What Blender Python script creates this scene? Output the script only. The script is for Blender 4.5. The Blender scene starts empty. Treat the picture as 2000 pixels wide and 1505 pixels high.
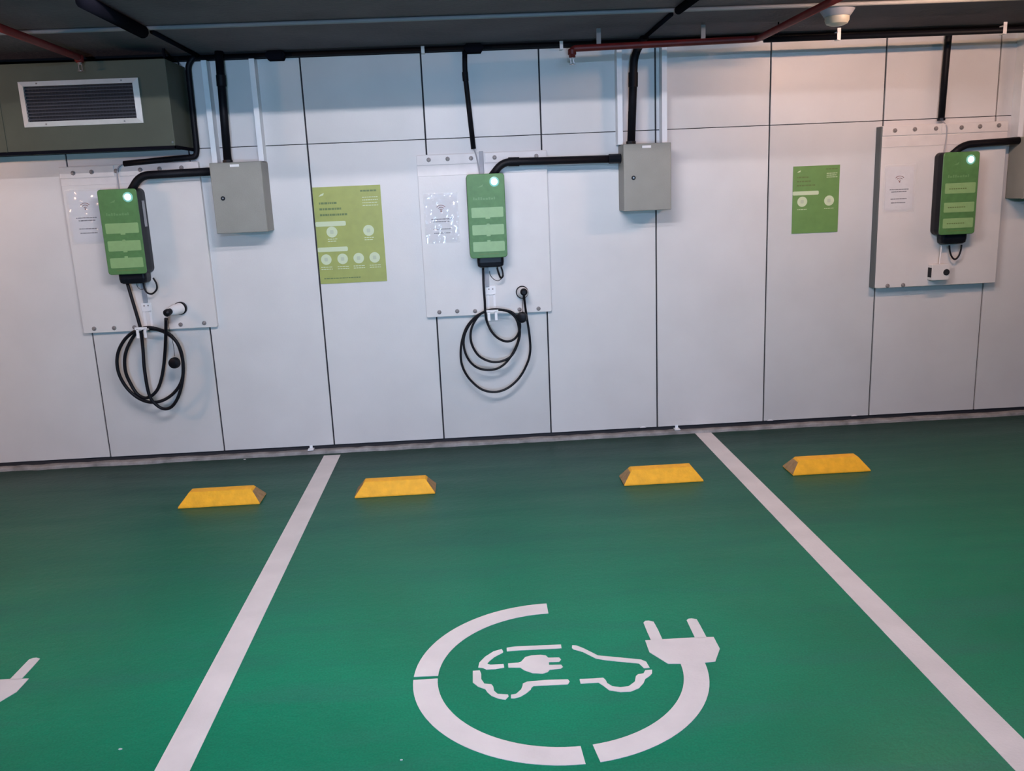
import bpy, bmesh, math, random
from mathutils import Vector, Matrix
random.seed(7)
SC = bpy.context.scene
COL = SC.collection
PI = math.pi

# ------------------------------------------------------------------ camera
cam_d = bpy.data.cameras.new('camera')
cam = bpy.data.objects.new('camera', cam_d); COL.objects.link(cam)
cam_d.sensor_fit = 'HORIZONTAL'; cam_d.sensor_width = 36.0; cam_d.lens = 30.575
cam_d.clip_start = 0.05; cam_d.clip_end = 100
_r = Vector((0.99776814, -0.05171945, -0.04223559)); _u = Vector((0.05250044, 0.2167788, 0.97480801)); _f = Vector((0.04126076, 0.97484976, -0.21901027))
cam.matrix_world = Matrix(((_r.x, _u.x, -_f.x, 2.3296), (_r.y, _u.y, -_f.y, -5.417), (_r.z, _u.z, -_f.z, 1.5889), (0, 0, 0, 1)))
SC.camera = cam

# ------------------------------------------------------------------ world, exposure
w = bpy.data.worlds.new('world'); SC.world = w; w.use_nodes = True
w.node_tree.nodes['Background'].inputs[0].default_value = (0.55, 0.62, 0.7, 1)
w.node_tree.nodes['Background'].inputs[1].default_value = 0.01
SC.view_settings.view_transform = 'Standard'; SC.view_settings.look = 'None'
SC.view_settings.exposure = 0.0; SC.view_settings.gamma = 1.0; SC.view_settings.use_curve_mapping = False

# ------------------------------------------------------------------ lamps (fluorescent tubes of the garage)
COOL = (0.40, 0.62, 1.0); WARM = (1.0, 0.60, 0.42); NEUT = (1.0, 0.92, 0.98)
LAMPS = [  # x, y, z of the tube, length, radiance, colour, slab above
    (1.95, -3.00, 2.72, 1.5, 350, NEUT, 3.0),
    (-1.60, -2.00, 1.97, 0.6, 480, WARM, 3.0),
    (4.75, -1.50, 2.410, 0.6, 330, WARM, 2.43),
    (2.60, -9.0, 2.45, 2.4, 650, COOL, 3.0),
    (7.00, -1.50, 2.300, 0.6, 160, WARM, 2.43),
    (2.50, -2.60, 2.865, 1.5, 200, NEUT, 3.0),
]
# added bluish fill spot behind the viewer, brightens the middle of the wall
bl = bpy.data.lights.new('fill_spot', 'SPOT'); bl.energy = 650; bl.color = (0.42, 0.66, 1.0); bl.spot_size = math.radians(52); bl.spot_blend = 1.0; bl.shadow_soft_size = 0.12
bo = bpy.data.objects.new('fill_spot', bl); COL.objects.link(bo); bo.location = (2.3, -8.6, 0.85)
bo.rotation_euler = (Vector((1.9, 0, 1.75)) - Vector((2.3, -8.6, 0.85))).to_track_quat('-Z', 'Y').to_euler()
# the glowing tubes themselves are built at the end of the script (one emission material each)

# ------------------------------------------------------------------ materials
def nm(name):
    m = bpy.data.materials.new(name); m.use_nodes = True
    nt = m.node_tree; return m, nt, nt.nodes['Principled BSDF']
def mat(name, c, rough=0.5, metal=0.0, var=0.0, scale=8.0, bump=0.0, bscale=60.0, spec=0.5, stretch=None, emit=None, es=0.0, coat=0.0, alpha=None, rvar=0.0):
    m, nt, b = nm(name)
    b.inputs['Base Color'].default_value = (*c, 1); b.inputs['Roughness'].default_value = rough
    b.inputs['Metallic'].default_value = metal; b.inputs['Specular IOR Level'].default_value = spec
    b.inputs['Coat Weight'].default_value = coat
    tc = nt.nodes.new('ShaderNodeTexCoord'); mp = nt.nodes.new('ShaderNodeMapping')
    nt.links.new(tc.outputs['Object'], mp.inputs[0])
    if stretch: mp.inputs['Scale'].default_value = stretch
    if var > 0 or rvar > 0:
        n = nt.nodes.new('ShaderNodeTexNoise'); n.inputs['Scale'].default_value = scale; n.inputs['Detail'].default_value = 6
        nt.links.new(mp.outputs[0], n.inputs['Vector'])
        if var > 0:
            r = nt.nodes.new('ShaderNodeValToRGB')
            r.color_ramp.elements[0].position = 0.3; r.color_ramp.elements[1].position = 0.7
            r.color_ramp.elements[0].color = (*[v * (1 - var) for v in c], 1)
            r.color_ramp.elements[1].color = (*[min(1, v * (1 + var * .6)) for v in c], 1)
            nt.links.new(n.outputs['Fac'], r.inputs[0]); nt.links.new(r.outputs[0], b.inputs['Base Color'])
        if rvar > 0:
            mr = nt.nodes.new('ShaderNodeMapRange'); mr.inputs[1].default_value = .3; mr.inputs[2].default_value = .7
            mr.inputs[3].default_value = rough - rvar; mr.inputs[4].default_value = rough + rvar
            nt.links.new(n.outputs['Fac'], mr.inputs[0]); nt.links.new(mr.outputs[0], b.inputs['Roughness'])
    if bump > 0:
        n2 = nt.nodes.new('ShaderNodeTexNoise'); n2.inputs['Scale'].default_value = bscale; n2.inputs['Detail'].default_value = 4
        nt.links.new(mp.outputs[0], n2.inputs['Vector'])
        bp = nt.nodes.new('ShaderNodeBump'); bp.inputs['Strength'].default_value = bump; bp.inputs['Distance'].default_value = 0.01
        nt.links.new(n2.outputs['Fac'], bp.inputs['Height']); nt.links.new(bp.outputs[0], b.inputs['Normal'])
    if emit:
        b.inputs['Emission Color'].default_value = (*emit, 1); b.inputs['Emission Strength'].default_value = es
    return m

M = {}
M['panel'] = mat('panel_white', (0.66, 0.645, 0.635), 0.42, var=0.05, scale=3, bump=0.05, bscale=120, rvar=0.06)
M['panel2'] = mat('panel_grey', (0.62, 0.61, 0.60), 0.42, var=0.06, scale=2.5, bump=0.05, bscale=120)
M['backing'] = mat('dark_backing', (0.02, 0.02, 0.026), 0.8)
M['ceiling'] = mat('ceiling_paint', (0.10, 0.088, 0.105), 0.9, var=0.2, scale=3, bump=0.5, bscale=40)
M['concrete'] = mat('curb_concrete', (0.28, 0.275, 0.275), 0.85, var=0.35, scale=14, bump=0.7, bscale=50)
M['wallpaint'] = mat('side_wall_paint', (0.16, 0.16, 0.17), 0.8, var=0.05, scale=2)
M['line'] = mat('line_paint', (0.66, 0.625, 0.63), 0.5, var=0.10, scale=5, bump=0.1, bscale=90)
M['yellow'] = mat('yellow_rubber', (0.95, 0.46, 0.015), 0.6, var=0.12, scale=25, bump=0.3, bscale=90)
M['board'] = mat('board_laminate', (0.68, 0.65, 0.63), 0.4, var=0.05, scale=5, bump=0.04, bscale=90)
M['batten'] = mat('batten_white', (0.72, 0.68, 0.66), 0.4, var=0.06, scale=12)
M['edgeshade'] = mat('edge_shade', (0.10, 0.115, 0.115), 0.6)
M['bolt'] = mat('bolt_steel', (0.27, 0.24, 0.23), 0.5, metal=0.2, var=.3, scale=60)
M['black'] = mat('black_plastic', (0.006, 0.007, 0.011), 0.38, var=0.2, scale=30, spec=0.18)
M['rubber'] = mat('black_rubber', (0.006, 0.006, 0.009), 0.45, spec=0.18)
M['conduit'] = mat('black_conduit', (0.005, 0.005, 0.008), 0.55, var=0.2, scale=20, spec=0.18)
M['green'] = mat('charger_green', (0.078, 0.20, 0.060), 0.5, var=0.12, scale=30)
M['pale'] = mat('pale_green_label', (0.25, 0.41, 0.17), 0.4, var=0.06, scale=40)
M['faint'] = mat('faint_green_print', (0.13, 0.27, 0.10), 0.45)
M['dgreen'] = mat('dark_green_print', (0.12, 0.18, 0.05), 0.5)
M['poster'] = mat('poster_green', (0.33, 0.37, 0.085), 0.45, var=0.08, scale=18)
M['poster2'] = mat('poster_green_deep', (0.14, 0.27, 0.075), 0.45, var=0.08, scale=18)
M['pprint'] = mat('pale_print', (0.56, 0.64, 0.42), 0.5)
M['gprint'] = mat('grey_print', (0.46, 0.53, 0.37), 0.5)
M['cabinet'] = mat('cabinet_grey', (0.26, 0.255, 0.225), 0.5, var=0.05, scale=10, bump=0.15, bscale=250)
M['galv'] = mat('painted_channel', (0.78, 0.81, 0.84), 0.4, var=0.05, scale=10)
M['white'] = mat('white_plastic', (0.80, 0.78, 0.78), 0.35)
M['paper'] = mat('paper', (0.66, 0.65, 0.66), 0.6)
M['ink'] = mat('ink', (0.13, 0.12, 0.13), 0.6)
M['rust'] = mat('brown_ink', (0.20, 0.07, 0.05), 0.5)
M['duct'] = mat('duct_metal', (0.065, 0.075, 0.052), 0.65, var=0.10, scale=6, bump=0.1, bscale=30)
M['ventframe'] = mat('vent_frame', (0.62, 0.60, 0.57), 0.5, var=0.06, scale=20)
M['slat'] = mat('vent_slat', (0.085, 0.09, 0.11), 0.5, metal=0.2)
M['fin'] = mat('dark_fin', (0.02, 0.021, 0.027), 0.6)
M['dark'] = mat('dark_cavity', (0.008, 0.009, 0.013), 0.8)
M['red'] = mat('red_pipe_paint', (0.15, 0.010, 0.008), 0.5, var=0.2, scale=20)
M['brass'] = mat('sprinkler_metal', (0.55, 0.45, 0.42), 0.3, metal=0.7)
M['cream'] = mat('cream_dome', (0.42, 0.41, 0.34), 0.4)
M['detbase'] = mat('detector_plastic', (0.25, 0.27, 0.31), 0.5)
M['steel'] = mat('steel', (0.45, 0.45, 0.46), 0.3, metal=0.9)
M['greyt'] = mat('grey_trunking', (0.34, 0.34, 0.37), 0.5)
M['ccable'] = mat('grey_ceiling_conduit', (0.20, 0.21, 0.22), 0.6)
M['dbeam'] = mat('dark_pipe', (0.008, 0.008, 0.012), 0.95, spec=0.0)
M['led'] = mat('led', (0.8, 1, 1), 0.3, emit=(0.70, 1.0, 0.97), es=14.0)
M['halo'] = mat('led_glow', (0.20, 0.45, 0.38), 0.25, emit=(0.3, 0.7, 0.65), es=0.10)
M['grime'] = mat('grimy_rubber', (0.33, 0.20, 0.09), 0.7, var=0.3, scale=40)

# laminated plastic sleeve: thin glossy clear sheet
m, nt, b = nm('clear_sleeve')
b.inputs['Base Color'].default_value = (0.9, 0.9, 0.93, 1); b.inputs['Roughness'].default_value = 0.10
b.inputs['Alpha'].default_value = 0.22; b.inputs['Specular IOR Level'].default_value = 1.0
b.inputs['Coat Weight'].default_value = 1.0; b.inputs['Coat Roughness'].default_value = 0.08
M['sleeve'] = m

# green epoxy floor
m, nt, b = nm('green_epoxy')
tc = nt.nodes.new('ShaderNodeTexCoord')
def noise(sc, det, stretch=(1, 1, 1), dist=0.0):
    mp = nt.nodes.new('ShaderNodeMapping'); mp.inputs['Scale'].default_value = stretch
    nt.links.new(tc.outputs['Object'], mp.inputs[0])
    n = nt.nodes.new('ShaderNodeTexNoise'); n.inputs['Scale'].default_value = sc; n.inputs['Detail'].default_value = det
    n.inputs['Distortion'].default_value = dist
    nt.links.new(mp.outputs[0], n.inputs['Vector']); return n
n1 = noise(0.9, 5, (1, 1, 1), 0.4); n2 = noise(2.2, 6, (0.5, 3.0, 1)); n3 = noise(140, 2)
r1 = nt.nodes.new('ShaderNodeValToRGB'); e = r1.color_ramp.elements
e[0].position = .3; e[0].color = (0.003, 0.150, 0.078, 1); e[1].position = .72; e[1].color = (0.002, 0.225, 0.118, 1)
nt.links.new(n1.outputs['Fac'], r1.inputs[0])
mx = nt.nodes.new('ShaderNodeMixRGB'); mx.blend_type = 'MIX'
r2 = nt.nodes.new('ShaderNodeValToRGB'); e = r2.color_ramp.elements
e[0].position = .5; e[0].color = (0, 0, 0, 1); e[1].position = .72; e[1].color = (.65, .65, .65, 1)
nt.links.new(n2.outputs['Fac'], r2.inputs[0]); nt.links.new(r2.outputs[0], mx.inputs[0])
nt.links.new(r1.outputs[0], mx.inputs[1]); mx.inputs[2].default_value = (0.022, 0.165, 0.118, 1)
# bay floor gets greyer and darker towards the wheel stops and the wall
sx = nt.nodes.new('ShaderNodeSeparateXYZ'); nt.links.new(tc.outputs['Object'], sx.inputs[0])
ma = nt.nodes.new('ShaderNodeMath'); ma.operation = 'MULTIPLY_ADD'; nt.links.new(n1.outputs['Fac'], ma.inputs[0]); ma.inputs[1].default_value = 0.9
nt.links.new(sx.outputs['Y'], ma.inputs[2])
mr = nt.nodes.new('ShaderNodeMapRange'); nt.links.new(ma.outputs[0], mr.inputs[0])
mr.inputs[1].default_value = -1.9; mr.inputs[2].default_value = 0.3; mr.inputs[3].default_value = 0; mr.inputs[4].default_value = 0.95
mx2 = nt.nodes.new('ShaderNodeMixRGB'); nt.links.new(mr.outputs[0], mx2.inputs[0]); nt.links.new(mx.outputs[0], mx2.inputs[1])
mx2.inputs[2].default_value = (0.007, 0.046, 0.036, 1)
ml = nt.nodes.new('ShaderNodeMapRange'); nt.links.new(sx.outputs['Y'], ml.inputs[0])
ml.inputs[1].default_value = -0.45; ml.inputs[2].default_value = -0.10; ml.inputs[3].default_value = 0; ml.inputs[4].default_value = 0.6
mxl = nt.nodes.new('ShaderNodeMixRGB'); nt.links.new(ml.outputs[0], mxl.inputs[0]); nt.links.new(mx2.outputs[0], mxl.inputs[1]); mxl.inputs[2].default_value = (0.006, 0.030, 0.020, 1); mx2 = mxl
mx3 = nt.nodes.new('ShaderNodeMixRGB'); mx3.blend_type = 'MULTIPLY'; mx3.inputs[0].default_value = 0.35
r3 = nt.nodes.new('ShaderNodeValToRGB'); e = r3.color_ramp.elements; e[0].position = .35; e[0].color = (.45, .45, .45, 1); e[1].position = .65
nt.links.new(n3.outputs['Fac'], r3.inputs[0]); nt.links.new(mx2.outputs[0], mx3.inputs[1]); nt.links.new(r3.outputs[0], mx3.inputs[2])
nt.links.new(mx3.outputs[0], b.inputs['Base Color'])
mr2 = nt.nodes.new('ShaderNodeMapRange'); nt.links.new(n2.outputs['Fac'], mr2.inputs[0]); mr2.inputs[1].default_value = .3; mr2.inputs[2].default_value = .7
mr2.inputs[3].default_value = 0.34; mr2.inputs[4].default_value = 0.46; nt.links.new(mr2.outputs[0], b.inputs['Roughness'])
bp = nt.nodes.new('ShaderNodeBump'); bp.inputs['Strength'].default_value = 0.16; bp.inputs['Distance'].default_value = 0.01
n4 = noise(30, 4); nt.links.new(n4.outputs['Fac'], bp.inputs['Height']); nt.links.new(bp.outputs[0], b.inputs['Normal'])
b.inputs['Specular IOR Level'].default_value = 0.22
M['floor'] = m

# ------------------------------------------------------------------ geometry helpers
class MB:
    """collects shapes in world coordinates, becomes ONE mesh object"""
    def __init__(s): s.bm = bmesh.new()
    def box(s, x0, x1, y0, y1, z0, z1):
        v = [s.bm.verts.new(p) for p in ((x0,y0,z0),(x1,y0,z0),(x1,y1,z0),(x0,y1,z0),(x0,y0,z1),(x1,y0,z1),(x1,y1,z1),(x0,y1,z1))]
        for f in ((0,3,2,1),(4,5,6,7),(0,1,5,4),(1,2,6,5),(2,3,7,6),(3,0,4,7)): s.bm.faces.new([v[i] for i in f])
        return s
    def hexa(s, b4, t4):
        v = [s.bm.verts.new(p) for p in list(b4) + list(t4)]
        for f in ((0,3,2,1),(4,5,6,7),(0,1,5,4),(1,2,6,5),(2,3,7,6),(3,0,4,7)): s.bm.faces.new([v[i] for i in f])
        return s
    def prism(s, poly, axis, a, c):
        """poly = list of 2D points; axis 'y' -> (x,z) outline extruded y a..c, axis 'z' -> (x,y), axis 'x' -> (y,z)"""
        def P(q, h): return {'y': (q[0], h, q[1]), 'z': (q[0], q[1], h), 'x': (h, q[0], q[1])}[axis]
        lo = [s.bm.verts.new(P(q, a)) for q in poly]; hi = [s.bm.verts.new(P(q, c)) for q in poly]
        n = len(poly); s.bm.faces.new(lo[::-1]); s.bm.faces.new(hi)
        for i in range(n): s.bm.faces.new((lo[i], lo[(i+1) % n], hi[(i+1) % n], hi[i]))
        return s
    def rbox(s, x0, x1, y0, y1, z0, z1, r, n=5):
        return s.prism(rrect(x0, x1, z0, z1, r, n), 'y', y0, y1)
    def rings(s, rings, cap=True):
        R = [[s.bm.verts.new(p) for p in ring] for ring in rings]
        for a, c in zip(R, R[1:]):
            n = len(a)
            for i in range(n): s.bm.faces.new((a[i], a[(i+1) % n], c[(i+1) % n], c[i]))
        if cap: s.bm.faces.new(R[0][::-1]); s.bm.faces.new(R[-1])
        return s
    def tube(s, pts, r, n=10):
        pts = [Vector(p) for p in pts]; rr = r if isinstance(r, (list, tuple)) else [r]*len(pts)
        out = []; nrm = None
        for i, p in enumerate(pts):
            t = (pts[min(i+1, len(pts)-1)] - pts[max(i-1, 0)]).normalized()
            if nrm is None:
                nrm = t.orthogonal().normalized()
            else:
                nrm = (nrm - t * nrm.dot(t)).normalized()
            bn = t.cross(nrm)
            out.append([p + (nrm*math.cos(a) + bn*math.sin(a))*rr[i] for a in [2*PI*k/n for k in range(n)]])
        return s.rings(out)
    def lathe(s, base, axis, prof, n=20):
        """prof = [(r, h)...] along axis from base"""
        ax = Vector(axis).normalized(); u = ax.orthogonal().normalized(); v = ax.cross(u); b0 = Vector(base)
        return s.rings([[b0 + ax*h + (u*math.cos(2*PI*k/n) + v*math.sin(2*PI*k/n))*max(r, 1e-4) for k in range(n)] for r, h in prof])
    def build(s, name, m, parent=None, smooth=None, bevel=0, label=None, kind=None, origin=None):
        bmesh.ops.recalc_face_normals(s.bm, faces=s.bm.faces[:])
        if parent is not None:
            o0 = Vector((0, 0, 0)); p = parent
            while p is not None: o0 += p.location; p = p.parent
        else: o0 = Vector(origin) if origin else Vector((0, 0, 0))
        bmesh.ops.translate(s.bm, verts=s.bm.verts[:], vec=-o0)
        me = bpy.data.meshes.new(name); s.bm.to_mesh(me); s.bm.free()
        o = bpy.data.objects.new(name, me); COL.objects.link(o)
        me.materials.append(M[m] if isinstance(m, str) else m)
        if parent is not None: o.parent = parent
        else: o.location = o0
        if smooth is not None:
            me.shade_smooth() if smooth >= 180 else me.set_sharp_from_angle(angle=math.radians(smooth)) 
        if bevel:
            bv = o.modifiers.new('bevel', 'BEVEL'); bv.width = bevel; bv.segments = 2; bv.limit_method = 'ANGLE'; bv.angle_limit = math.radians(40)
        if label: o['label'] = label
        if kind: o['kind'] = kind
        return o
def rrect(x0, x1, z0, z1, r, n=5):
    out = []
    for cx, cz, a0 in ((x1-r, z1-r, 0), (x0+r, z1-r, 90), (x0+r, z0+r, 180), (x1-r, z0+r, 270)):
        for k in range(n+1):
            a = math.radians(a0 + 90*k/n); out.append((cx + r*math.cos(a), cz + r*math.sin(a)))
    return out
def smooth_path(pts, sub=6):
    P = [Vector(p) for p in pts]; out = []
    for i in range(len(P)-1):
        p0, p1, p2, p3 = P[max(i-1, 0)], P[i], P[i+1], P[min(i+2, len(P)-1)]
        for k in range(sub):
            t = k/sub
            out.append(0.5*((2*p1) + (p2-p0)*t + (2*p0-5*p1+4*p2-p3)*t*t + (3*p1-p0-3*p2+p3)*t**3))
    out.append(P[-1]); return out
def bend(pts, r, n=6):
    """polyline with rounded corners"""
    P = [Vector(p) for p in pts]; out = [P[0]]
    for i in range(1, len(P)-1):
        a = (P[i-1]-P[i]); b_ = (P[i+1]-P[i]); rr = min(r, a.length*.49, b_.length*.49)
        s, e_ = P[i] + a.normalized()*rr, P[i] + b_.normalized()*rr
        for k in range(n+1):
            t = k/n; out.append(s*(1-t)**2 + P[i]*2*t*(1-t) + e_*t*t)
    out.append(P[-1]); return out
def tag(o, label, cat, group=None):
    o['label'] = label; o['category'] = cat
    if group: o['group'] = group
    return o
def thing(name, label, cat, loc, group=None):
    o = bpy.data.objects.new(name, None); COL.objects.link(o); o.location = loc; o.empty_display_size = .05
    return tag(o, label, cat, group)
def copy_tree(o, parent=None):
    c = o.copy(); COL.objects.link(c); c.parent = parent
    for ch in [q for q in bpy.data.objects if q.parent == o]: copy_tree(ch, c)
    return c

# ------------------------------------------------------------------ the setting
CZ = 2.43     # underside of the low slab along the wall
XL, XR = -4.2, 10.6
MB().box(XL, XR, -13, 0.05, -0.12, 0.0).build('floor', 'floor', kind='structure')
c = MB(); c.box(XL, XR, -1.62, 0.10, CZ, CZ + 0.75); c.box(XL, XR, -13, -1.62, 3.0, 3.18)
c.build('ceiling', 'ceiling', kind='structure')
MB().box(XL - .12, XL, -13, 0.1, -0.12, 3.18).build('wall_left', 'wallpaint', kind='structure')
MB().box(XR, XR + .12, -13, 0.1, -0.12, 3.18).build('wall_right', 'wallpaint', kind='structure')
MB().box(XL - .12, XR + .12, -13.12, -13, -0.12, 3.18).build('wall_front', 'wallpaint', kind='structure')
wall = MB().box(XL, XR, 0.012, 0.10, 0, CZ).build('wall_back', 'backing', kind='structure')

seams = [-4.2, -3.51, -2.81, -2.11, -1.41, -0.71, -0.009, 0.706, 1.403, 2.106, 2.800, 3.494, 4.194, 4.899, 5.606, 6.306, 7.006, 7.706, 8.406, 9.106, 9.806, 10.6]
ZJ = 1.906
for i in range(len(seams)-1):
    g0 = 0.0047
    for (z0, z1, row) in ((0.046, ZJ - .0022, 0), (ZJ + .0022, 2.392, 1)):
        j = random.uniform(-0.0012, 0.0012); t = random.uniform(-0.0006, 0.0006)
        x0, x1 = seams[i] + g0, seams[i+1] - g0
        p = MB().hexa(((x0, j, z0), (x1, j+t, z0), (x1, .014, z0), (x0, .014, z0)), ((x0, j-t, z1), (x1, j, z1), (x1, .014, z1), (x0, .014, z1)))
        p.build('wall_panel', 'panel' if (i+row) % 3 else 'panel2', wall, bevel=0.0012)
# strip above the panels (dark)
MB().box(XL, XR, 0.006, 0.012, 2.395, CZ).build('wall_gap', 'dark', wall)

# rough concrete curb at the foot of the wall
bm_ = MB(); N = 260
rows = []
for k in range(N+1):
    x = XL + (XR-XL)*k/N
    yo = -0.040 + random.uniform(-.004, .004) - (0.012 if -0.5 < x < 0.35 else 0) * (0.5 + 0.5*math.sin(x*9))
    h = 0.019 + random.uniform(-.003, .003)
    rows.append([(x, yo - .004, 0.0), (x, yo, h*.7), (x, yo + .008, h), (x, 0.0, h + .002), (x, 0.012, h), (x, 0.012, 0.0)])
bm_.rings(rows).build('baseboard_back', 'concrete', kind='structure')
cl = []
for px in (1.255, 3.62):   # small galvanised brackets in the gap below the panels
    br = MB().box(px - .018, px + .018, -0.034, 0.010, 0.024, 0.030).box(px - .009, px + .009, -0.006, 0.0, 0.028, 0.05)
    br.build('panel_bracket', 'galv', wall)
for px in (3.40, 4.80, 4.24):
    MB().hexa(((px-.02, -.004, .046), (px+.02, -.004, .046), (px+.02, 0, .046), (px-.02, 0, .046)), ((px-.008, -.002, .054), (px+.008, -.002, .054), (px+.008, 0, .054), (px-.008, 0, .054))).build('foam_blob', 'white', wall)

# ------------------------------------------------------------------ painted bay markings
def parking_line(x0, x1, y0, y1, label):
    o = MB().box(x0, x1, y0, y1, 0.0, 0.0014).build('parking_line', 'line', origin=((x0+x1)/2, (y0+y1)/2, 0))
    return tag(o, label, 'floor marking', 'white bay lines')
parking_line(1.346, 1.450, -5.2, -0.085, 'white painted bay line left of the large circular charging symbol')
parking_line(3.731, 3.836, -5.2, -0.040, 'white painted bay line right of the large circular charging symbol')

SX, SY = 2.5608, -2.7729
sym = thing('charging_symbol', 'complete white painted plug ring around a small electric car on green floor', 'floor marking', (SX, SY, 0), 'painted charging symbols')
def arc(a0, a1, name):
    pts = []; n = 28
    for k in range(n+1):
        a = math.radians(a0 + (a1-a0)*k/n); pts.append((SX + .493*math.cos(a), SY + .493*math.sin(a)))
    for k in range(n, -1, -1):
        a = math.radians(a0 + (a1-a0)*k/n); pts.append((SX + .411*math.cos(a), SY + .411*math.sin(a)))
    q = MB()
    for k in range(n):
        a_, b_, c_, d_ = pts[k], pts[k+1], pts[2*n-k], pts[2*n+1-k]
        q.hexa([(*p, 0) for p in (a_, b_, c_, d_)], [(*p, .0014) for p in (a_, b_, c_, d_)])
    bmesh.ops.remove_doubles(q.bm, verts=q.bm.verts[:], dist=1e-5)
    q.build(name, 'line', sym)
arc(90, 177.3, 'ring_arc'); arc(179.6, 272.5, 'ring_arc'); arc(277.5, 364, 'ring_arc')
PLUG = [
 ([(2.8848,-2.6101),(2.9518,-2.6103),(3.0582,-2.6119),(3.1301,-2.6176),(3.1289,-2.7),(3.0905,-2.7791),(3.052,-2.7819),(2.9691,-2.7781),(2.9298,-2.7732),(2.8831,-2.6918)], 'plug_body'),
 ([(2.9045,-2.4814),(2.9133,-2.4695),(2.9262,-2.4686),(2.9429,-2.48),(2.9461,-2.5381),(2.9466,-2.6144),(2.9053,-2.6139),(2.9042,-2.5452)], 'plug_prong'),
 ([(3.066,-2.4832),(3.0759,-2.474),(3.0877,-2.4729),(3.1045,-2.4817),(3.1052,-2.5272),(3.1049,-2.6204),(3.0635,-2.6199)], 'plug_prong')]
for poly, nme in PLUG: MB().prism(poly, 'z', 0.0, 0.0017).build(nme, 'line', sym)
CAR = [
 ([(2.3894,-2.5985),(2.416,-2.5933),(2.5835,-2.6003),(2.5828,-2.6266),(2.4218,-2.6217),(2.389,-2.6232)], 'car_roof_stroke'),
 ([(2.3716,-2.6048),(2.3757,-2.6215),(2.375,-2.6299),(2.3445,-2.6558),(2.3259,-2.6807),(2.3177,-2.6965),(2.3288,-2.7046),(2.3739,-2.7055),(2.375,-2.7288),(2.3454,-2.7349),(2.314,-2.7343),(2.302,-2.7224),(2.2863,-2.7178),(2.2903,-2.6864),(2.3124,-2.6484),(2.3421,-2.6173)], 'car_window_stroke'),
 ([(2.3895,-2.7041),(2.4242,-2.7031),(2.4352,-2.6977),(2.4513,-2.6692),(2.4733,-2.6617),(2.5057,-2.6609),(2.5231,-2.6679),(2.5305,-2.684),(2.5677,-2.6872),(2.5733,-2.7015),(2.5648,-2.7152),(2.5296,-2.7129),(2.5286,-2.7313),(2.5698,-2.7345),(2.5745,-2.7495),(2.5653,-2.7601),(2.5278,-2.762),(2.5203,-2.7752),(2.5023,-2.7832),(2.4684,-2.7753),(2.4421,-2.7546),(2.4293,-2.7355),(2.3893,-2.7305)], 'small_plug'),
 ([(2.2679,-2.7365),(2.2913,-2.7361),(2.2961,-2.7593),(2.2956,-2.7909),(2.3052,-2.82),(2.3288,-2.8271),(2.3344,-2.8418),(2.336,-2.8661),(2.347,-2.8852),(2.38,-2.8921),(2.382,-2.904),(2.3704,-2.9212),(2.3493,-2.9129),(2.3268,-2.8946),(2.3141,-2.8724),(2.3079,-2.8537),(2.2847,-2.8358),(2.2673,-2.8092)], 'car_rear_stroke'),
 ([(2.3898,-2.895),(2.4065,-2.8923),(2.4246,-2.8678),(2.4311,-2.8444),(2.4317,-2.8353),(2.4477,-2.8249),(2.516,-2.8227),(2.582,-2.8276),(2.5868,-2.8418),(2.5785,-2.8573),(2.5129,-2.8555),(2.4659,-2.8534),(2.4585,-2.8628),(2.4561,-2.8727),(2.4396,-2.8933),(2.4186,-2.9113),(2.3985,-2.9176),(2.3887,-2.9153)], 'car_sill_stroke'),
 ([(2.6208,-2.8304),(2.6649,-2.8327),(2.6992,-2.8319),(2.7053,-2.8469),(2.7075,-2.8656),(2.7211,-2.8854),(2.7464,-2.8945),(2.7737,-2.8917),(2.7985,-2.8674),(2.8082,-2.8346),(2.8187,-2.8245),(2.8363,-2.8223),(2.8452,-2.8043),(2.869,-2.8027),(2.8642,-2.8257),(2.8533,-2.8401),(2.8346,-2.8565),(2.8248,-2.8798),(2.8042,-2.9074),(2.7745,-2.9234),(2.7416,-2.9218),(2.7074,-2.9076),(2.6919,-2.8789),(2.6797,-2.8592),(2.6207,-2.8581)], 'car_front_stroke'),
 ([(2.6227,-2.6103),(2.6376,-2.6143),(2.6603,-2.6365),(2.7031,-2.6906),(2.7407,-2.7021),(2.8449,-2.7355),(2.8595,-2.7506),(2.8636,-2.7905),(2.8443,-2.7913),(2.8332,-2.7593),(2.7866,-2.7449),(2.7196,-2.7231),(2.6932,-2.7097),(2.6535,-2.6602),(2.6236,-2.6389),(2.6195,-2.6277)], 'car_bonnet_stroke')]
for poly, nme in CAR: MB().prism(poly, 'z', 0.0, 0.0014).build(nme, 'line', sym)
s2 = copy_tree(sym); s2.location = (SX - 2.409, SY + .021, 0)
s2['label'] = 'white painted charging symbol cut by left edge, only plug prong and body corner showing'

# paint flecks on the floor
for (x, y, r), lb in zip([(1.2052,-3.0444,0.006), (2.0581,-3.1894,0.004), (0.8459,-0.0706,0.008)],
                         ['tiny white fleck on the floor left of the left bay line foot', 'tiny white fleck on the floor below left of the ring symbol', 'tiny white scrap at the curb left of the left bay line top']):
    f = MB().prism([(x + r*a, y + r*c_*.6) for a, c_ in ((-1, -.3), (-.2, -1), (.9, -.5), (1, .4), (.1, 1), (-.8, .7))], 'z', 0, .0022)
    tag(f.build('paint_fleck', 'line', origin=(x, y, 0)), lb, 'fleck')

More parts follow.
